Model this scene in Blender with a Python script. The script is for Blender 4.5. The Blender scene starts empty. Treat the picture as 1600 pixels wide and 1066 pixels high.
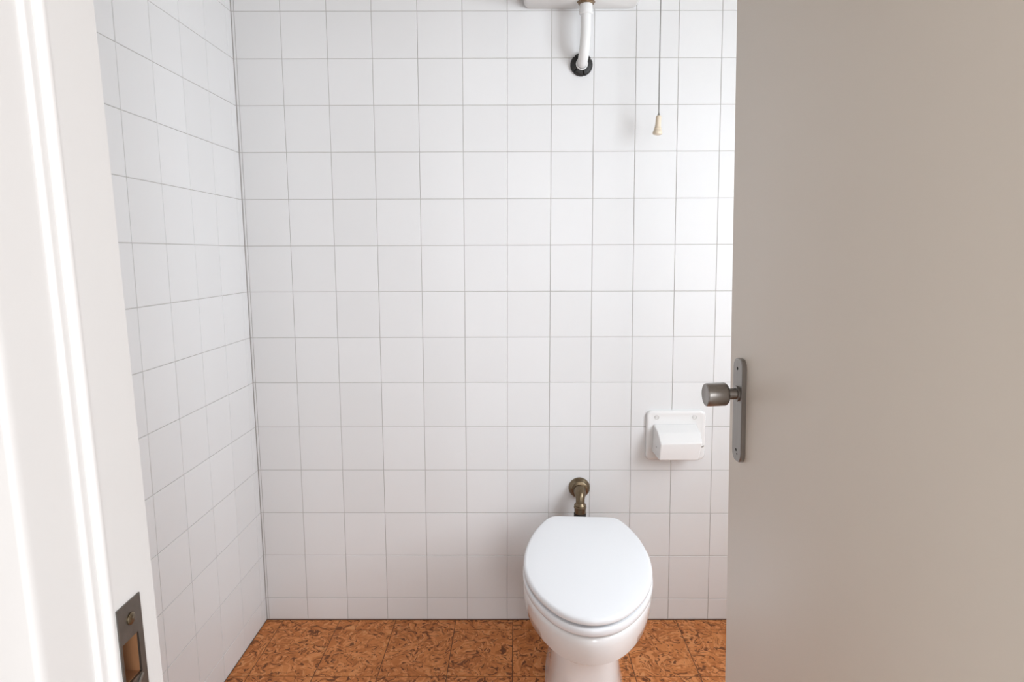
import bpy, bmesh, math, random
from mathutils import Vector, Matrix
random.seed(7)
COL = bpy.context.scene.collection
SC = bpy.context.scene

# ------------------------------------------------------------------ camera
cam_d = bpy.data.cameras.new('camera')
cam_d.sensor_width = 36.0
cam_d.lens = 997.07 * 36.0 / 1600.0
cam_d.clip_start = 0.02
cam = bpy.data.objects.new('camera', cam_d)
COL.objects.link(cam)
_r = Vector((1.0, 0.0063, -0.0039)).normalized()
_f = Vector((-0.0068, 0.9908, -0.1353)).normalized()
_u = _r.cross(_f).normalized()
_r = _f.cross(_u).normalized()
cam.matrix_world = Matrix(((_r.x, _u.x, -_f.x, 0.8956), (_r.y, _u.y, -_f.y, -2.1193), (_r.z, _u.z, -_f.z, 1.2921), (0, 0, 0, 1)))
SC.camera = cam

# ------------------------------------------------------------------ light and exposure
SC.view_settings.view_transform = 'Standard'
SC.view_settings.look = 'None'
SC.view_settings.gamma = 1.0
SC.view_settings.use_curve_mapping = False
SC.view_settings.exposure = 0.2
world = bpy.data.worlds.new('world')
SC.world = world
world.use_nodes = True
world.node_tree.nodes['Background'].inputs['Color'].default_value = (0.80, 0.88, 1.0, 1)
world.node_tree.nodes['Background'].inputs['Strength'].default_value = 1.0


def area(name, loc, rot, sx, sy, power, color):
    l = bpy.data.lights.new(name, 'AREA')
    l.shape = 'RECTANGLE'
    l.size, l.size_y = sx, sy
    l.energy = power
    l.color = color
    o = bpy.data.objects.new(name, l)
    COL.objects.link(o)
    o.location = loc
    o.rotation_euler = rot
    return o


# daylight through the tall window in the side wall of the room behind the camera
area('side_window_daylight', (2.47, -2.35, 1.35), (0, math.radians(90), 0), 1.90, 0.86, 12.5, (0.94, 0.97, 1.0))
# daylight through the window at the far end of that room
area('rear_window_daylight', (1.80, -4.57, 1.60), (math.radians(90), 0, 0), 0.94, 1.66, 43, (0.97, 0.975, 1.0))
# daylight through the window of the WC, in the side wall behind the open door
area('wc_window_daylight', (2.24, -1.09, 1.46), (0, math.radians(90), 0), 1.10, 0.76, 22.5, (0.88, 0.94, 1.0))


# ------------------------------------------------------------------ materials
def principled(name, color, rough=0.5, metal=0.0, spec=0.5, coat=0.0):
    m = bpy.data.materials.new(name)
    m.use_nodes = True
    b = m.node_tree.nodes['Principled BSDF']
    b.inputs['Base Color'].default_value = (*color, 1)
    b.inputs['Roughness'].default_value = rough
    b.inputs['Metallic'].default_value = metal
    b.inputs['Specular IOR Level'].default_value = spec
    b.inputs['Coat Weight'].default_value = coat
    return m


def N(m, kind, **kw):
    n = m.node_tree.nodes.new(kind)
    for k, v in kw.items():
        setattr(n, k, v)
    return n


def mottled(name, c1, c2, scale, rough, metal=0.0, bump=0.0, spec=0.5, stretch=(1, 1, 1), detail=4.0, coat=0.0, world_space=False):
    """principled with a fine two-tone procedural variation"""
    m = principled(name, c1, rough, metal, spec, coat)
    L = m.node_tree.links
    b = m.node_tree.nodes['Principled BSDF']
    if world_space:
        src = N(m, 'ShaderNodeNewGeometry').outputs['Position']
    else:
        src = N(m, 'ShaderNodeTexCoord').outputs['Object']
    mp = N(m, 'ShaderNodeMapping')
    mp.inputs['Scale'].default_value = stretch
    L.new(src, mp.inputs['Vector'])
    nz = N(m, 'ShaderNodeTexNoise')
    nz.inputs['Scale'].default_value = scale
    nz.inputs['Detail'].default_value = detail
    L.new(mp.outputs['Vector'], nz.inputs['Vector'])
    mx = N(m, 'ShaderNodeMix', data_type='RGBA')
    mx.inputs['A'].default_value = (*c1, 1)
    mx.inputs['B'].default_value = (*c2, 1)
    L.new(nz.outputs['Fac'], mx.inputs['Factor'])
    L.new(mx.outputs['Result'], b.inputs['Base Color'])
    if bump:
        bp = N(m, 'ShaderNodeBump')
        bp.inputs['Strength'].default_value = bump
        bp.inputs['Distance'].default_value = 0.001
        L.new(nz.outputs['Fac'], bp.inputs['Height'])
        L.new(bp.outputs['Normal'], b.inputs['Normal'])
    return m


def tile_material(name):
    m = principled(name, (0.80, 0.79, 0.775), 0.38, spec=0.28)
    L = m.node_tree.links
    b = m.node_tree.nodes['Principled BSDF']
    oi = N(m, 'ShaderNodeObjectInfo')
    mx = N(m, 'ShaderNodeMix', data_type='RGBA')
    mx.inputs['A'].default_value = (0.825, 0.823, 0.822, 1)
    mx.inputs['B'].default_value = (0.798, 0.795, 0.793, 1)
    L.new(oi.outputs['Random'], mx.inputs['Factor'])
    L.new(mx.outputs['Result'], b.inputs['Base Color'])
    g = N(m, 'ShaderNodeNewGeometry')
    nz = N(m, 'ShaderNodeTexNoise')
    nz.inputs['Scale'].default_value = 9.0
    nz.inputs['Detail'].default_value = 2.0
    L.new(g.outputs['Position'], nz.inputs['Vector'])
    bp = N(m, 'ShaderNodeBump')
    bp.inputs['Strength'].default_value = 0.12
    bp.inputs['Distance'].default_value = 0.004
    L.new(nz.outputs['Fac'], bp.inputs['Height'])
    L.new(bp.outputs['Normal'], b.inputs['Normal'])
    return m


def floor_material(name):
    """orange-brown floor tiles with short squiggly burl-like flakes"""
    m = principled(name, (0.40, 0.19, 0.08), 0.5, spec=0.2)
    L = m.node_tree.links
    b = m.node_tree.nodes['Principled BSDF']
    g = N(m, 'ShaderNodeNewGeometry')
    oi = N(m, 'ShaderNodeObjectInfo')
    sc = N(m, 'ShaderNodeMath', operation='MULTIPLY')
    sc.inputs[1].default_value = 9.0
    L.new(oi.outputs['Random'], sc.inputs[0])
    cx = N(m, 'ShaderNodeCombineXYZ')
    L.new(sc.outputs[0], cx.inputs['Z'])
    ad = N(m, 'ShaderNodeVectorMath', operation='ADD')
    L.new(g.outputs['Position'], ad.inputs[0])
    L.new(cx.outputs[0], ad.inputs[1])
    # warp
    wn = N(m, 'ShaderNodeTexNoise')
    wn.inputs['Scale'].default_value = 13.0
    wn.inputs['Detail'].default_value = 2.0
    L.new(ad.outputs[0], wn.inputs['Vector'])
    ws = N(m, 'ShaderNodeVectorMath', operation='SCALE')
    ws.inputs['Scale'].default_value = 0.16
    L.new(wn.outputs['Color'], ws.inputs[0])
    wv = N(m, 'ShaderNodeVectorMath', operation='ADD')
    L.new(ad.outputs[0], wv.inputs[0])
    L.new(ws.outputs[0], wv.inputs[1])

    def streak(scale, sx, sy, lo, hi, seed):
        mp = N(m, 'ShaderNodeMapping')
        mp.inputs['Scale'].default_value = (sx, sy, 1)
        mp.inputs['Location'].default_value = (seed, seed * .7, 0)
        mp.inputs['Rotation'].default_value = (0, 0, seed)
        L.new(wv.outputs[0], mp.inputs['Vector'])
        nz = N(m, 'ShaderNodeTexNoise')
        nz.inputs['Scale'].default_value = scale
        nz.inputs['Detail'].default_value = 1.5
        L.new(mp.outputs['Vector'], nz.inputs['Vector'])
        rp = N(m, 'ShaderNodeMapRange')
        rp.inputs['From Min'].default_value = lo
        rp.inputs['From Max'].default_value = hi
        L.new(nz.outputs['Fac'], rp.inputs['Value'])
        return rp.outputs['Result']

    def mix(fac, a, bcol):
        mx = N(m, 'ShaderNodeMix', data_type='RGBA')
        L.new(fac, mx.inputs['Factor'])
        if isinstance(a, tuple):
            mx.inputs['A'].default_value = (*a, 1)
        else:
            L.new(a, mx.inputs['A'])
        mx.inputs['B'].default_value = (*bcol, 1)
        return mx.outputs['Result']

    base = mix(streak(14, 1, 1, .35, .65, 1.0), (0.64, 0.236, 0.074), (0.53, 0.18, 0.053))
    base = mix(streak(48, 1.0, .30, .50, .60, 2.3), base, (0.72, 0.29, 0.105))
    base = mix(streak(60, .28, 1.0, .53, .62, 6.4), base, (0.45, 0.15, 0.045))
    base = mix(streak(76, 1.0, .25, .60, .67, 7.9), base, (0.72, 0.32, 0.125))
    base = mix(streak(64, .30, 1.0, .605, .66, 4.1), base, (0.21, 0.072, 0.026))
    base = mix(streak(88, 1.0, .28, .615, .665, 5.7), base, (0.17, 0.058, 0.022))
    L.new(base, b.inputs['Base Color'])
    return m


MAT = dict(
    tile=tile_material('glazed_white_tile'),
    grout=mottled('grey_grout', (0.50, 0.48, 0.46), (0.58, 0.56, 0.535), 30, 0.9, world_space=True),
    floor=floor_material('burl_floor_tile'),
    joint=mottled('floor_joint', (0.13, 0.06, 0.03), (0.18, 0.08, 0.04), 40, 0.9, world_space=True),
    plaster=mottled('white_plaster', (0.80, 0.785, 0.765), (0.76, 0.745, 0.725), 6, 0.85, bump=0.15, world_space=True),
    ceiling=mottled('bounce_dimming_plaster', (0.50, 0.44, 0.39), (0.46, 0.405, 0.355), 5, 0.9, bump=0.1, world_space=True),  # unseen ceiling and bands, tone chosen to dim and warm light up high
    jamb=mottled('cream_gloss_paint', (0.78, 0.757, 0.738), (0.755, 0.732, 0.71), 3, 0.30, bump=0.04, world_space=True),
    door=mottled('greige_door_paint', (0.88, 0.80, 0.705), (0.86, 0.78, 0.68), 5, 0.42, bump=0.05, stretch=(1, 1, .3)),
    ceramic=mottled('white_vitreous_china', (0.89, 0.88, 0.87), (0.87, 0.86, 0.85), 5, 0.10, spec=0.5, coat=0.3),
    plastic=mottled('white_seat_plastic', (0.89, 0.90, 0.92), (0.88, 0.89, 0.91), 4, 0.22),
    pvc=mottled('white_pvc', (0.84, 0.835, 0.825), (0.80, 0.795, 0.785), 8, 0.25),
    cistern=mottled('aged_white_plastic', (0.80, 0.785, 0.765), (0.74, 0.72, 0.70), 7, 0.35),
    rubber=mottled('black_rubber', (0.012, 0.012, 0.011), (0.022, 0.021, 0.02), 60, 0.55, bump=0.2),
    brass=mottled('aged_brass', (0.26, 0.21, 0.145), (0.17, 0.125, 0.075), 60, 0.33, metal=1.0, bump=0.1),
    nickel=mottled('brushed_nickel', (0.36, 0.34, 0.32), (0.28, 0.265, 0.25), 240, 0.34, metal=1.0, stretch=(1, 1, .05)),
    steel=mottled('worn_steel', (0.27, 0.255, 0.235), (0.16, 0.15, 0.135), 90, 0.42, metal=1.0, bump=0.15),
    cord=mottled('grey_cord', (0.20, 0.195, 0.18), (0.27, 0.26, 0.245), 300, 0.7),
    ivory=mottled('ivory_plastic', (0.80, 0.70, 0.56), (0.74, 0.63, 0.48), 60, 0.35),
    wood=mottled('raw_wood', (0.36, 0.165, 0.065), (0.16, 0.07, 0.03), 60, 0.8, stretch=(1, 1, .25)),
    dark=principled('dark_hole', (0.02, 0.018, 0.016), 0.8),
    nut=mottled('brown_brass_nut', (0.30, 0.21, 0.13), (0.18, 0.12, 0.07), 80, 0.4, metal=0.8),
)


# ------------------------------------------------------------------ helpers
def obj(name, bm, mat, parent=None, smooth=False, angle=40):
    me = bpy.data.meshes.new(name)
    bmesh.ops.recalc_face_normals(bm, faces=bm.faces)
    if smooth:
        ca = math.radians(angle)
        for f in bm.faces:
            f.smooth = True
        for e in bm.edges:
            if len(e.link_faces) == 2 and e.calc_face_angle(0) > ca:
                e.smooth = False
    bm.to_mesh(me)
    bm.free()
    o = bpy.data.objects.new(name, me)
    if mat:
        me.materials.append(MAT[mat])
    COL.objects.link(o)
    if parent is not None:
        o.parent = parent
    return o


def tag(o, label=None, cat=None, kind=None, group=None):
    if label: o['label'] = label
    if cat: o['category'] = cat
    if kind: o['kind'] = kind
    if group: o['group'] = group
    return o


def empty(name, loc=(0, 0, 0)):
    o = bpy.data.objects.new(name, None)
    o.empty_display_size = 0.05
    COL.objects.link(o)
    o.location = loc
    return o


def box_bm(x0, x1, y0, y1, z0, z1, bevel=0.0, seg=2, bm=None):
    b = bmesh.new()
    v = [b.verts.new(p) for p in ((x0, y0, z0), (x1, y0, z0), (x1, y1, z0), (x0, y1, z0), (x0, y0, z1), (x1, y0, z1), (x1, y1, z1), (x0, y1, z1))]
    for q in ((3, 2, 1, 0), (4, 5, 6, 7), (0, 1, 5, 4), (1, 2, 6, 5), (2, 3, 7, 6), (3, 0, 4, 7)):
        b.faces.new([v[i] for i in q])
    if bevel:
        bmesh.ops.bevel(b, geom=list(b.edges), offset=bevel, segments=seg, profile=0.5, affect='EDGES')
    return b if bm is None else join(bm, b)


def join(a, b):
    """append bmesh b to a"""
    me = bpy.data.meshes.new('tmp')
    b.to_mesh(me)
    b.free()
    a.from_mesh(me)
    bpy.data.meshes.remove(me)
    return a


def loft(rings, cap0=True, cap1=True, closed=True, bm=None):
    b = bm or bmesh.new()
    R = [[b.verts.new(p) for p in r] for r in rings]
    n = len(R[0])
    for a, c in zip(R, R[1:]):
        for i in range(n if closed else n - 1):
            j = (i + 1) % n
            b.faces.new((a[i], a[j], c[j], c[i]))
    if cap0: b.faces.new(list(reversed(R[0])))
    if cap1: b.faces.new(R[-1])
    return b


def frame_of(d):
    d = d.normalized()
    a = Vector((0, 0, 1)) if abs(d.z) < 0.9 else Vector((1, 0, 0))
    u = d.cross(a).normalized()
    return u, d.cross(u).normalized()


def lathe(origin, axis, prof, n=40, cap0=True, cap1=True, bm=None):
    """prof: list of (distance along axis, radius)"""
    o, d = Vector(origin), Vector(axis).normalized()
    u, w = frame_of(d)
    rings = [[o + d * t + (u * math.cos(2 * math.pi * k / n) + w * math.sin(2 * math.pi * k / n)) * max(r, 1e-5) for k in range(n)] for t, r in prof]
    return loft(rings, cap0, cap1, bm=bm)


def tube(path, radii, n=28, cap=True, bm=None):
    P = [Vector(p) for p in path]
    if not isinstance(radii, (list, tuple)): radii = [radii] * len(P)
    rings = []
    u = None
    for i, p in enumerate(P):
        d = (P[min(i + 1, len(P) - 1)] - P[max(i - 1, 0)]).normalized()
        if u is None:
            u, w = frame_of(d)
        else:
            u = (u - d * u.dot(d)).normalized()
            w = d.cross(u)
        rings.append([p + (u * math.cos(2 * math.pi * k / n) + w * math.sin(2 * math.pi * k / n)) * radii[i] for k in range(n)])
    return loft(rings, cap, cap, bm=bm)


def bezier(p0, p1, p2, p3, n):
    p0, p1, p2, p3 = map(Vector, (p0, p1, p2, p3))
    return [(1 - t) ** 3 * p0 + 3 * (1 - t) ** 2 * t * p1 + 3 * (1 - t) * t * t * p2 + t ** 3 * p3 for t in [i / n for i in range(n + 1)]]


def rrect(hw, hh, r, n=6):
    """rounded rectangle outline, counter clockwise, centred"""
    out = []
    for cx, cy, a0 in ((hw - r, hh - r, 0), (-hw + r, hh - r, 90), (-hw + r, -hh + r, 180), (hw - r, -hh + r, 270)):
        for k in range(n + 1):
            a = math.radians(a0 + 90 * k / n)
            out.append((cx + r * math.cos(a), cy + r * math.sin(a)))
    return out


# ------------------------------------------------------------------ the setting: grids measured on the wall
COLS = [(0.0095, 0.0110), (0.1483, 0.1556), (0.2916, 0.3004), (0.4336, 0.4424), (0.5765, 0.5861), (0.7185, 0.7277), (0.8597, 0.8693),
        (1.0050, 1.0093), (1.1480, 1.1432), (1.2905, 1.2752), (1.4316, 1.4087), (1.5726, 1.5442)]      # x at z=0 and z=2
ROWS = [(2.0504, 2.0440), (1.9079, 1.9033), (1.7652, 1.7618), (1.6195, 1.6176), (1.4707, 1.4695), (1.3206, 1.3200), (1.1696, 1.1675),
        (1.0161, 1.0148), (0.8618, 0.8601), (0.7079, 0.7057), (0.5545, 0.5510), (0.4004, 0.3958), (0.2445, 0.2394), (0.0844, 0.0800)]  # z at x=0 and x=1.6
ROWS = [(2.342, 2.334), (2.196, 2.189)] + ROWS + [(0.003, 0.003)]
X_LEFT, X_RIGHT = 0.002, 2.20
Y_FRONT = -1.675          # WC side of the wall with the doorway
CEIL = 2.70
COLS = [(X_LEFT, X_LEFT)] + COLS + [(1.713, 1.683), (1.853, 1.823), (1.993, 1.963), (X_RIGHT, X_RIGHT)]
GAP = 0.00095             # half joint
LCOL = [-0.0015, -0.0385, -0.1835, -0.3300, -0.4755, -0.6225, -0.769, -0.915, -1.061, -1.207, -1.353, -1.499, -1.645]


def tile_mesh(pts, out, inset, back=0.004):
    """pts: four corners (in order) on the finished face, out: normal; a bevelled slab"""
    c = sum(pts, Vector()) / 4
    n = Vector(out)

    def ring(shrink, depth):
        r = []
        for i, p in enumerate(pts):
            a, b = (pts[i - 1] - p).normalized(), (pts[(i + 1) % 4] - p).normalized()
            r.append(p + (a + b) * shrink - n * depth)
        return r
    tilt = [random.uniform(-1, 1) * 0.00022 for _ in range(4)]
    top = ring(inset + 0.0009, 0)
    top = [p + n * t for p, t in zip(top, tilt)]
    return loft([ring(inset, back), ring(inset, 0.0007), top], cap0=False)


wall_back = obj('wall_back', box_bm(-0.12, X_RIGHT + 0.12, 0.0016, 0.14, 0, CEIL), 'grout')
tag(wall_back, 'white glazed tile wall behind the toilet', 'wall', 'structure')
wall_left = obj('wall_left', box_bm(-0.12, 0.0004, Y_FRONT, 0.0016, 0, CEIL), 'grout')
tag(wall_left, 'white glazed tile side wall beside the door jamb', 'wall', 'structure')
WY0, WY1, WZ0, WZ1 = -1.49, -0.69, 0.89, 2.03        # window opening in the right wall
wrb = box_bm(X_RIGHT, X_RIGHT + 0.12, Y_FRONT, WY0, 0, CEIL)
box_bm(X_RIGHT, X_RIGHT + 0.12, WY1, 0.0016, 0, CEIL, bm=wrb)
box_bm(X_RIGHT, X_RIGHT + 0.12, WY0, WY1, 0, WZ0, bm=wrb)
box_bm(X_RIGHT, X_RIGHT + 0.12, WY0, WY1, WZ1, CEIL, bm=wrb)
wall_right = obj('wall_right', wrb, 'plaster')
tag(wall_right, 'white side wall hidden behind the open door', 'wall', 'structure')


def col_x(c, z): return c[0] + (c[1] - c[0]) * z / 2.0
def row_z(r, x): return r[0] + (r[1] - r[0]) * x / 1.6


def cross(c, r):
    z = (r[0] + r[1]) / 2
    for _ in range(3):
        x = col_x(c, z)
        z = row_z(r, x)
    return x, z


for ra, rb in zip(ROWS, ROWS[1:]):
    for ca, cb in zip(COLS, COLS[1:]):
        pts = [Vector((p[0], 0, p[1])) for p in (cross(ca, rb), cross(cb, rb), cross(cb, ra), cross(ca, ra))]
        obj('tile', tile_mesh(pts, (0, -1, 0), GAP), 'tile', wall_back)
    for ya, yb in zip(LCOL, LCOL[1:]):
        za, zb = ra[0], rb[0]
        pts = [Vector((X_LEFT, y, z)) for y, z in ((yb, zb), (ya, zb), (ya, za), (yb, za))]
        obj('tile', tile_mesh(pts, (1, 0, 0), GAP), 'tile', wall_left)
win2 = empty('window_2', (X_RIGHT, 0, 0))
tag(win2, 'small high white framed window in the side wall behind the open door', 'window', 'structure')
for a in ((.06, .11, WY0, WY0 + .02, WZ0, WZ1), (.06, .11, WY1 - .02, WY1, WZ0, WZ1), (.06, .11, WY0 + .02, WY1 - .02, WZ0, WZ0 + .02), (.06, .11, WY0 + .02, WY1 - .02, WZ1 - .02, WZ1)):
    obj('window_frame', box_bm(*a, bevel=0.003), 'jamb', win2)
# plastered band above the tiles, out of view, darkened to dim the upper walls
tag(obj('trim_1', box_bm(0.0005, X_RIGHT, -0.004, 0.0015, 2.345, CEIL), 'ceiling'), 'unseen plaster band above the tiles of the back wall, darkened to dim bounce light', 'wall', 'structure')
tag(obj('trim_2', box_bm(0.0005, 0.006, Y_FRONT, -0.005, 2.345, CEIL), 'ceiling'), 'unseen plaster band above the tiles of the side wall, darkened to dim bounce light', 'wall', 'structure')

# floor: slab with recessed joints, tiles on top
AX0, AX1, AY0 = -0.75, 2.45, -4.60        # the room behind the camera
floor = obj('floor', box_bm(AX0 - .1, AX1 + .1, AY0 - .1, 0.14, -0.12, -0.0012), 'joint')
tag(floor, 'orange brown floor of patterned burl tiles', 'floor', 'structure')
FX = [0.001, 0.0615, 0.2640, 0.4630, 0.6770, 0.8800, 1.0600, 1.2590, 1.4590, 1.6590, 1.8590, 2.0590, X_RIGHT]
FY = [-0.001, -0.061, -0.308, -0.555, -0.802, -1.049, -1.296, -1.543, -1.764]
for y1, y0 in zip(FY, FY[1:]):
    for x0, x1 in zip(FX, FX[1:]):
        pts = [Vector(p) for p in ((x0, y0, 0), (x1, y0, 0), (x1, y1, 0), (x0, y1, 0))]
        obj('tile', tile_mesh(pts, (0, 0, 1), 0.0012, 0.002), 'floor', floor)
# unseen anteroom floor layer, made pale to cut warm bounce light
obj('low_bounce_floor', box_bm(AX0, AX1, AY0, -1.766, -0.0012, 0.0), 'plaster', floor)

ceiling = obj('ceiling', box_bm(AX0 - .1, AX1 + .1, AY0 - .1, 0.14, CEIL, CEIL + 0.12), 'ceiling')
tag(ceiling, 'unseen plaster ceiling, darkened to dim bounce light', 'ceiling', 'structure')

# wall with the doorway and the room behind the camera
OPEN_L, OPEN_R, OPEN_T = 0.595, 1.362, 2.12
WF0, WF1 = -1.7575, Y_FRONT
wf = box_bm(AX0, OPEN_L, WF0, WF1, 0, CEIL)
box_bm(OPEN_R, AX1, WF0, WF1, 0, CEIL, bm=wf)
box_bm(OPEN_L, OPEN_R, WF0, WF1, OPEN_T, CEIL, bm=wf)
tag(obj('wall_front', wf, 'plaster'), 'white plaster wall holding the doorway', 'wall', 'structure')
tag(obj('wall_anteroom_left', box_bm(AX0 - .1, AX0, AY0, WF0, 0, CEIL), 'plaster'), 'white wall of the room before the doorway, left side', 'wall', 'structure')
BY0, BY1, BZ0, BZ1 = -2.80, -1.90, 0.38, 2.32
wr = box_bm(AX1, AX1 + .12, AY0, BY0, 0, CEIL)
box_bm(AX1, AX1 + .12, BY1, WF0, 0, CEIL, bm=wr)
box_bm(AX1, AX1 + .12, BY0, BY1, 0, BZ0, bm=wr)
box_bm(AX1, AX1 + .12, BY0, BY1, BZ1, CEIL, bm=wr)
tag(obj('wall_anteroom_right', wr, 'plaster'), 'white wall with window in the room before the doorway', 'wall', 'structure')
RX0, RX1, RZ0, RZ1 = 1.31, 2.29, 0.75, 2.45
wr = box_bm(AX0 - .1, RX0, AY0 - .12, AY0, 0, CEIL)
box_bm(RX1, AX1 + .12, AY0 - .12, AY0, 0, CEIL, bm=wr)
box_bm(RX0, RX1, AY0 - .12, AY0, 0, RZ0, bm=wr)
box_bm(RX0, RX1, AY0 - .12, AY0, RZ1, CEIL, bm=wr)
tag(obj('wall_rear', wr, 'plaster'), 'white wall with a wide window opposite the doorway', 'wall', 'structure')
win3 = empty('window_3', (0, AY0, 0))
tag(win3, 'wide white framed daylight window opposite the doorway', 'window', 'structure')
for a in ((RX0, RX0 + .03, -.10, -.04, RZ0, RZ1), (RX1 - .03, RX1, -.10, -.04, RZ0, RZ1), (RX0 + .03, RX1 - .03, -.10, -.04, RZ0, RZ0 + .03), (RX0 + .03, RX1 - .03, -.10, -.04, RZ1 - .03, RZ1)):
    obj('window_frame', box_bm(*a, bevel=0.004), 'jamb', win3)
win = empty('window_1', (AX1, 0, 0))
tag(win, 'white framed daylight window in the room before the doorway', 'window', 'structure')
for a in ((.04, .10, BY0, BY0 + .02, BZ0, BZ1), (.04, .10, BY1 - .02, BY1, BZ0, BZ1), (.04, .10, BY0 + .02, BY1 - .02, BZ0, BZ0 + .02), (.04, .10, BY0 + .02, BY1 - .02, BZ1 - .02, BZ1)):
    obj('window_frame', box_bm(*a, bevel=0.004), 'jamb', win)


# ------------------------------------------------------------------ door frame (leans a hair out of plumb)
def jamb_profile():
    P = [(0.560, -1.660), (0.6160, -1.660), (0.6172, -1.6612)]                  # far face, arris
    P += [(0.6172, -1.7100), (0.6180, -1.7103)]                                 # rebate that takes the leaf
    for k in range(1, 9):                                                       # rounded stop bead
        a = math.pi / 2 * k / 8
        P.append((0.6130 + 0.0051 * math.cos(a), -1.7106 - 0.0046 * math.sin(a)))
    P += [(0.6129, -1.7202)]
    for k in range(1, 6):                                                       # second, smaller bead
        a = math.pi / 2 * k / 5
        P.append((0.6092 + 0.0037 * math.cos(a), -1.7202 - 0.0024 * math.sin(a)))
    P += [(0.6090, -1.7250), (0.6086, -1.7600)]
    for k in range(1, 7):                                                       # outer arris
        a = math.pi / 2 * k / 6
        P.append((0.6046 + 0.0040 * math.cos(a), -1.7600 - 0.0075 * math.sin(a)))
    P += [(0.545, -1.7690), (0.537, -1.7660), (0.533, -1.7575), (0.560, -1.7575)]
    return P


frame = empty('trim_3', (0, 0, 0))
tag(frame, 'cream painted moulded wooden door frame with worn strike plate', 'door frame', 'structure')
LEAN = 0.0165
prof = jamb_profile()
HOLE = (-1.7055, -1.6865, 0.988, 1.0195)      # strike pocket y0,y1,z0,z1


def prism(profile, z0, z1, fx=lambda x, z: x):
    return loft([[(fx(x, z), y, z) for x, y in profile] for z in (z0, z1)])


lean_l = lambda x, z: x - LEAN * (z - 1.0)
jl = prism(prof, 0.0, 2.10, lean_l)
jamb_l = obj('jamb', jl, 'jamb', frame, smooth=True, angle=30)
# real pocket for the latch behind the strike plate
cut = obj('pocket_cutter', box_bm(0.5955, 0.64, HOLE[0] - .0012, HOLE[1] + .0012, HOLE[2] - .0012, HOLE[3] + .0012), None)
bo = jamb_l.modifiers.new('pocket', 'BOOLEAN')
bo.object = cut
bo.operation = 'DIFFERENCE'
bo.solver = 'EXACT'
bpy.context.view_layer.update()
dg = bpy.context.evaluated_depsgraph_get()
new_me = bpy.data.meshes.new_from_object(jamb_l.evaluated_get(dg))
jamb_l.modifiers.clear()
jamb_l.data = new_me
bpy.data.objects.remove(cut)
MIR = 1.944
obj('jamb', prism([(MIR - x, y) for x, y in prof], 0.0, 2.10, lambda x, z: x - 0.0256 * (z - 1.0)), 'jamb', frame, smooth=True, angle=30)
obj('head', loft([[(x, y, 2.10 + 0.6172 - px) for px, y in prof] for x in (0.50, 1.40)]), 'jamb', frame, smooth=True, angle=30)

# strike plate with pocket, screw, bent lip
sp = bmesh.new()
y0, y1, zb, zt = -1.7075, -1.6805, 0.930, 1.0465
sx = lambda z, o=0.0: lean_l(0.6172, z) + o


def plate_piece(ya, yb, za, zc):
    t = 0.0011
    loft([[(sx(z, -0.0008), y, z) for y, z in ((ya, za), (yb, za), (yb, zc), (ya, zc))],
          [(sx(z, t), y, z) for y, z in ((ya, za), (yb, za), (yb, zc), (ya, zc))]], bm=sp)


plate_piece(y0, y1, HOLE[3], zt)
plate_piece(y0, y1, zb, HOLE[2])
plate_piece(HOLE[1], y1, HOLE[2], HOLE[3])
plate_piece(y0, HOLE[0], HOLE[2], HOLE[3])
strike = obj('strike_plate', sp, 'steel', frame)
tag(strike, 'worn steel strike plate set in the jamb')
for zc in (1.0335, 0.943):
    s = obj('screw', lathe((sx(zc, 0.0010), -1.6935, zc), (1, 0, 0), [(0, .0044), (.0008, .0044), (.0016, .0030), (.0018, 0)], n=20), 'brass', strike, smooth=True)
pk = bmesh.new()
H0, H1, H2, H3 = HOLE
for a in ((0.5958, 0.5975, H0 - .001, H1 + .001, H2 - .001, H3 + .001), (0.5975, 0.6166, H0 - .001, H0 + .0004, H2, H3), (0.5975, 0.6166, H1 - .0004, H1 + .001, H2, H3),
          (0.5975, 0.6166, H0 - .001, H1 + .001, H2 - .001, H2 + .0004), (0.5975, 0.6166, H0 - .001, H1 + .001, H3 - .0004, H3 + .001)):
    box_bm(*a, bm=pk)
obj('pocket', pk, 'wood', strike)
lip = tube([(sx(.987, .0012), -1.7045, .9725), (sx(.987, .0018), -1.6950, .9800), (sx(.987, .0015), -1.6868, .9865)], 0.0009, n=8)
obj('lip', lip, 'nickel', strike, smooth=True)

# ------------------------------------------------------------------ open door leaf, hinged on the right jamb
door = empty('door_1', (1.3403, -1.652, 0))
tag(door, 'open flush greige painted door with nickel knob', 'door', 'structure')
door.rotation_euler = (0, -0.0256, math.radians(3.3))
DW = 0.652
obj('leaf', box_bm(0, 0.040, 0.002, DW, 0.010, 2.085, bevel=0.0016, seg=2), 'door', door, smooth=True)
for z in (0.28, 1.80):
    h = lathe((0.046, -0.004, z - .045), (0, 0, 1), [(0, .004), (.002, .0065), (.088, .0065), (.09, .004)], n=20)
    obj('hinge', h, 'nickel', door, smooth=True)
# plate: rounded-octagon ends, bevelled front
PY, PZ0, PZ1, PW = 0.601, 0.937, 1.116, 0.0375      # local centre y, z range, width


def plate_outline(s):
    hw, c = PW / 2 - s, 0.011
    z0, z1 = PZ0 + s, PZ1 - s
    o = []
    for sgn, z in ((1, z0), (-1, z1)):
        zz = lambda d: z + sgn * d
        pts = [(hw, zz(c * 1.5)), (hw * .93, zz(c * .8)), (hw * .72, zz(c * .27)), (hw * .45, zz(0.0)), (-hw * .45, zz(0.0)), (-hw * .72, zz(c * .27)), (-hw * .93, zz(c * .8)), (-hw, zz(c * 1.5))]
        if sgn == 1: pts = list(reversed(pts))
        o += pts
    return [(PY + a, z) for a, z in o]


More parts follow.
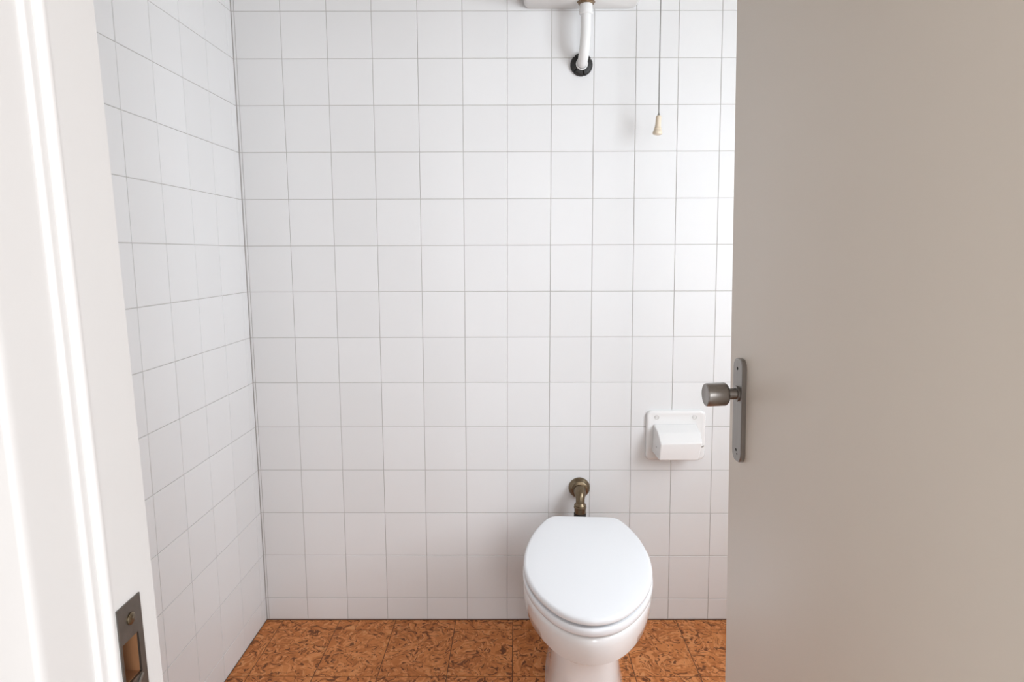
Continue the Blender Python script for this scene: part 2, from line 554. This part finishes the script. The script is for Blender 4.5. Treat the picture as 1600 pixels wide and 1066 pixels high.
pl = loft([[(x, y, z) for y, z in plate_outline(s)] for x, s in ((0, 0), (-0.0066, 0), (-0.0078, 0.0012))])
plate = obj('handle_plate', pl, 'nickel', door, smooth=True, angle=25)
tag(plate, 'brushed nickel door plate with round knob')
KZ = 1.0555
kn = lathe((-0.0070, PY + .001, KZ), (-1, 0, 0), [(0, .0135), (.0035, .0135), (.0040, .0098), (.0185, .0092), (.0190, .0170), (.0215, .0193), (.0235, .0198), (.0530, .0198), (.0552, .0190), (.0560, .0172), (.0555, .0160), (.0558, .0)], n=48)
tag(obj('knob', kn, 'nickel', plate, smooth=True, angle=35), 'cylindrical brushed nickel door knob')
for zz, yy, rr in ((PZ1 - .017, .001, .0028), (PZ0 + .020, .001, .0026), (PZ0 + .0135, -.003, .0018)):
    obj('screw', lathe((-0.0074, PY + yy, zz), (-1, 0, 0), [(0, rr), (.0006, rr), (.0009, rr * .6), (.0009, 0)], n=16), 'dark', plate, smooth=True)


# ------------------------------------------------------------------ toilet
TS = math.atan2(0.063, 0.998)
toilet = empty('toilet', (1.105, -0.203, 0))
tag(toilet, 'white ceramic floor toilet with its lid closed', 'toilet')
toilet.rotation_euler = (0, 0, -TS)
# local: -y forward (s = -y), x lateral; egg shaped plan, half width by s
EGG = [(0.0, .098), (.006, .107), (.04, .1275), (.08, .1445), (.12, .1585), (.164, .1680), (.209, .1745), (.241, .1755), (.28, .1745), (.32, .1680), (.357, .1575), (.39, .1435), (.418, .1275), (.445, .1080), (.465, .0905), (.482, .0710), (.495, .0490), (.503, .0260), (.507, 0.0)]


def outline(n=72):
    half = [(w, s) for s, w in EGG]
    pts = [(0.0, 0.0)] + half
    pl_ = pts + [(-w, s) for w, s in reversed(half[:-1])]
    V = [Vector((a, b)) for a, b in pl_]
    # smooth and resample by length
    seg = [(V[(i + 1) % len(V)] - V[i]).length for i in range(len(V))]
    tot = sum(seg)
    out = []
    for k in range(n):
        t = tot * k / n
        i = 0
        while t > seg[i]:
            t -= seg[i]
            i += 1
        out.append(V[i].lerp(V[(i + 1) % len(V)], t / seg[i]))
    for _ in range(2):
        out = [(out[i - 1] + out[i] * 4 + out[(i + 1) % n]) / 6 for i in range(n)]
    return out


OUT = outline(96)
OC = Vector((0.0, 0.255))
SL = (0.475 - 0.430) / 0.507


def plan(offset, base, dz):
    """ring following the egg outline, moved inwards by offset, at height base (back) on the sloping seat plane"""
    r = []
    n = len(OUT)
    for i, p in enumerate(OUT):
        t = (OUT[(i + 1) % n] - OUT[i - 1]).normalized()
        nrm = Vector((-t.y, t.x))
        if nrm.dot(OC - p) < 0: nrm = -nrm
        q = p + nrm * offset
        r.append(Vector((q.x, -q.y, base - SL * q.y + dz)))
    return r


def scaled(k, base, dz):
    return [Vector((OC.x + (p.x - OC.x) * k, -(OC.y + (p.y - OC.y) * k), base - SL * (OC.y + (p.y - OC.y) * k) + dz)) for p in OUT]


TOP = 0.475
lid = loft([plan(.016, TOP, -.0150), plan(.0030, TOP, -.0160), plan(.0010, TOP, -.0154), plan(.0002, TOP, -.0138), plan(0, TOP, -.010), plan(.0003, TOP, -.0060), plan(.0022, TOP, -.0026), plan(.0055, TOP, -.0008), plan(.010, TOP, 0.0),
            scaled(.75, TOP, .0022), scaled(.45, TOP, .0038), scaled(.18, TOP, .0045)])
obj('lid', lid, 'plastic', toilet, smooth=True, angle=50)
ST = TOP - 0.0240
ro = [plan(.018, ST, -.0195), plan(.0030, ST, -.0205), plan(0, ST, -.0195), plan(-.0015, ST, -.0165), plan(-.0020, ST, -.0100), plan(-.0014, ST, -.0040), plan(.0004, ST, -.0010), plan(.004, ST, 0), plan(.020, ST, -0.002), plan(.055, ST, -.005), plan(.066, ST, -.012), plan(.064, ST, -.0205)]
seat = loft(ro + [ro[0]], False, False)
bmesh.ops.remove_doubles(seat, verts=seat.verts, dist=1e-6)
obj('seat', seat, 'plastic', toilet, smooth=True, angle=50)
for sx_ in (-1, 1):
    obj('hinge', lathe((sx_ * .075 - .02, 0.010, TOP - .018), (1, 0, 0), [(0, .004), (.002, .0085), (.038, .0085), (.04, .004)], n=20), 'plastic', toilet, smooth=True)
RIM = ST - 0.0270


def bring(a, sf, sb, z, flat=False, sq=0.0):
    """bowl ring: half width a, front s, back s; sq blends to a rounded rectangle"""
    r = []
    for p in OUT:
        wn, sn = p.x / .1755, p.y / .507
        if sq:
            ang = math.atan2(sn - .5, wn * .5)
            c, s_ = math.cos(ang), math.sin(ang)
            e = 0.55
            w2 = math.copysign(abs(c) ** e, c)
            s2 = .5 + .5 * math.copysign(abs(s_) ** e, s_)
            wn = wn * (1 - sq) + w2 * sq
            sn = sn * (1 - sq) + s2 * sq
        s = sb + (sf - sb) * sn
        r.append(Vector((wn * a, -s, z if flat else z - SL * s)))
    return r


bowl = loft([bring(.118, .345, -.105, 0.0, True, .8), bring(.1165, .342, -.103, .012, True, .8), bring(.108, .324, -.095, .045, True, .85), bring(.1015, .312, -.088, .10, True, .85), bring(.0985, .306, -.083, .16, True, .85),
             bring(.0985, .306, -.080, .203, True, .8), bring(.1000, .308, -.078, .2105, True, .6), bring(.1090, .330, -.074, .2170, True, .3), bring(.1250, .372, -.072, .2290, True, .1), bring(.1420, .418, -.070, .2500, True), bring(.1560, .454, -.066, .2780, True),
             bring(.1660, .480, -.060, .3100, True), bring(.1725, .496, -.052, RIM - .075), bring(.1765, .5045, -.045, RIM - .045), bring(.1775, .5065, -.040, RIM - .022), bring(.1770, .506, -.038, RIM - .008), bring(.1745, .503, -.036, RIM - .002), bring(.171, .500, -.033, RIM),
             bring(.128, .455, .075, RIM - .001), bring(.122, .448, .082, RIM - .010), bring(.126, .452, .078, RIM - .035), bring(.115, .43, .09, RIM - .09), bring(.080, .37, .14, RIM - .15), bring(.045, .31, .18, RIM - .18)])
obj('bowl', bowl, 'ceramic', toilet, smooth=True, angle=60)
# ------------------------------------------------------------------ brass flush elbow from the wall into the bowl
elbow = empty('flush_elbow', (1.1115, 0, 0.4905))
tag(elbow, 'aged brass wall elbow and flange above the toilet lid', 'pipe elbow')
obj('flange', lathe((0, 0.002, 0), (0, -1, 0), [(0, .0355), (.003, .0368), (.007, .0362), (.012, .0325), (.0155, .0275), (.0175, .0265), (.0195, .0285), (.0225, .0280), (.0245, .0240), (.026, .018)], n=44), 'brass', elbow, smooth=True, angle=45)
pth = bezier((-.001, -.018, -.002), (-.001, -.052, -.002), (-.002, -.060, -.008), (-.0025, -.061, -.034), 16)
rad = [.0212 - .0062 * min(1, i / 12) ** 1.3 for i in range(17)]
obj('elbow_pipe', tube(pth, rad, n=32), 'brass', elbow, smooth=True)
obj('coupling', lathe((-.0025, -.061, -.030), (0, 0, -1), [(0, .0150), (.003, .0162), (.0065, .0200), (.0090, .0206), (.0108, .0190), (.0122, .0190), (.0145, .0212), (.0172, .0212), (.0190, .0195), (.038, .0190), (.039, .017)], n=36), 'brass', elbow, smooth=True, angle=35)
sleeve = bezier((-.0025, -.061, -.0665), (-.0025, -.061, -.110), (-.0025, -.075, -.150), (-.0035, -.135, -.155), 14)
obj('rubber_sleeve', tube(sleeve, [.0208] * 3 + [.0195] * 12, n=28), 'rubber', elbow, smooth=True)

# ------------------------------------------------------------------ high cistern
cist = empty('cistern', (1.0985, 0, 2.05))
tag(cist, 'white plastic high-level cistern fixed to the tiles', 'cistern')
CW, CD, CH = 0.179, 0.165, 0.33


def crect(hw, d, r, z):
    return [Vector((x, -d / 2 - .0015 + y, z)) for x, y in rrect(hw, d / 2, r, 6)]


tank = loft([crect(CW - .012, CD - .022, .02, 0.0), crect(CW - .004, CD - .008, .022, .006), crect(CW, CD, .024, .02), crect(CW + .008, CD + .006, .026, CH)])
obj('tank', tank, 'cistern', cist, smooth=True, angle=50)
obj('cistern_lid', loft([crect(CW + .014, CD + .012, .026, CH + .001), crect(CW + .014, CD + .012, .026, CH + .018), crect(CW + .004, CD + .002, .022, CH + .026)]), 'cistern', cist, smooth=True, angle=40)
obj('outlet_nut', lathe((.012, -.0600, 0.001), (0, 0, -1), [(0, .0275), (.003, .0275), (.0055, .024), (.009, .024), (.010, .018)], n=8), 'nut', cist)
obj('flush_lever', tube([(.12, -.09, CH - .04), (.19, -.085, CH - .035), (.232, -.080, CH - .04)], .004, n=12), 'nickel', cist, smooth=True)

fp = empty('flush_pipe', (1.1105, -0.060, 2.04))
tag(fp, 'white plastic pipe bending from the cistern into the tiles', 'pipe')
pp = [Vector((0, 0, 0)), Vector((0, 0, -.03)), Vector((-.0005, 0, -.06))] + bezier((-.001, 0, -.085), (-.003, 0, -.135), (-.0060, .016, -.1573), (-.0065, .060, -.1573), 16)
obj('pipe', tube(pp, .0158, n=32), 'pvc', fp, smooth=True)
obj('collar', lathe((0, 0, .006), (0, 0, -1), [(0, .0170), (.003, .0195), (.016, .0200), (.018, .0212), (.030, .0212), (.033, .0190), (.034, .0160)], n=36), 'pvc', fp, smooth=True, angle=35)
ros = lathe((-.0065, .0595, -.1573), (0, -1, 0), [(0, .0345), (.003, .0352), (.008, .0345), (.0125, .030), (.0145, .0245), (.0150, .0175), (.010, .0165)], n=60, cap1=False)
for v in ros.verts:                                   # small nicks around the rim of the rubber
    d = Vector((v.co.x + .0065, v.co.z + .1573))
    a = math.degrees(math.atan2(d.y, d.x)) % 360
    if d.length > .024 and any(abs(a - k) < 3.2 for k in (222, 283, 30, 130)):
        v.co.y += .0045
        v.co.x -= d.x * .05
        v.co.z -= d.y * .05
obj('wall_rosette', ros, 'rubber', fp, smooth=True, angle=40)
obj('gasket', lathe((-.0065, .0475, -.1573), (0, -1, 0), [(0, .0185), (.004, .0192), (.0065, .0178), (.007, .0160)], n=36, cap0=False, cap1=False), 'pvc', fp, smooth=True)

pc = empty('pull_cord', (1.3350, -0.080, 1.65))
tag(pc, 'thin grey pull cord with ivory handle hanging before the tiles', 'pull cord')
obj('cord', tube([(-.0045, 0, .68), (-.002, 0, .30), (.0002, 0, .066)], .0016, n=10), 'cord', pc, smooth=True)
handle = obj('pull_handle', lathe((.0003, 0, .062), (-.05, 0, -1), [(0, .0045), (.0015, .0072), (.004, .0082), (.014, .0084), (.026, .0087), (.0365, .0098), (.0385, .0118), (.0400, .0119), (.0412, .0104), (.0424, .0108), (.0450, .0132), (.0500, .0146), (.0535, .0150), (.0560, .0142), (.0578, .0105), (.059, .005), (.0592, 0)], n=32), 'ivory', pc, smooth=True, angle=40)
obj('cord_tip', lathe((.0002, 0, .071), (0, 0, -1), [(0, .0016), (.004, .0028), (.0095, .0040), (.010, .001)], n=14), 'cord', handle, smooth=True)

# ------------------------------------------------------------------ ceramic toilet roll holder
hold = empty('toilet_paper_holder', (1.4365, 0, 0.6785))
tag(hold, 'white ceramic toilet paper holder with sloped hood beside the door plate', 'paper holder')
HW, HH = .1005, .0865
bp_ = loft([[Vector((x, -d, z)) for x, z in rrect(HW - s, HH - s, .019 - s * .6, 7)] for d, s in ((0, 0), (.0065, 0), (.0095, .0018), (.0112, .0050), (.0118, .0100), (.0108, .0150), (.0104, .0200))])
back = obj('back_plate', bp_, 'ceramic', hold, smooth=True, angle=50)
hx, hz = 1.4365, .6785
Lp = [(1.3600, -.010, .7190), (1.3640, -.058, .7020), (1.3690, -.085, .6700), (1.3670, -.080, .6130), (1.3560, -.010, .6230)]
Rp = [(1.5060, -.010, .7190), (1.5070, -.058, .7025), (1.5065, -.085, .6740), (1.4960, -.080, .6130), (1.5150, -.010, .6230)]
hb = bmesh.new()
lv = [hb.verts.new((x - hx, y, z - hz)) for x, y, z in Lp]
rv = [hb.verts.new((x - hx, y, z - hz)) for x, y, z in Rp]
for i in range(4):
    hb.faces.new((lv[i], lv[i + 1], rv[i + 1], rv[i]))
hb.faces.new((lv[4], lv[0], rv[0], rv[4]))
hb.faces.new(lv)
hb.faces.new(list(reversed(rv)))
bmesh.ops.recalc_face_normals(hb, faces=hb.faces)
bmesh.ops.bevel(hb, geom=list(hb.edges), offset=.0040, segments=4, profile=.55, affect='EDGES')
obj('hood', hb, 'ceramic', hold, smooth=True, angle=50)
for x in (1.3711, 1.4988):
    obj('screw_cap', lathe((x - hx, -.0102, .7420 - hz), (0, -1, 0), [(0, .0078), (.0016, .0078), (.0026, .0068), (.0008, .0056), (.0012, .0040), (.0013, 0)], n=24), 'cistern', back, smooth=True, angle=30)
obj('spindle', tube([(1.3615 - hx, -.050, .6500 - hz), (1.5160 - hx, -.050, .6500 - hz), (1.5215 - hx, -.050, .6535 - hz)], .0018, n=10), 'nickel', hold, smooth=True)
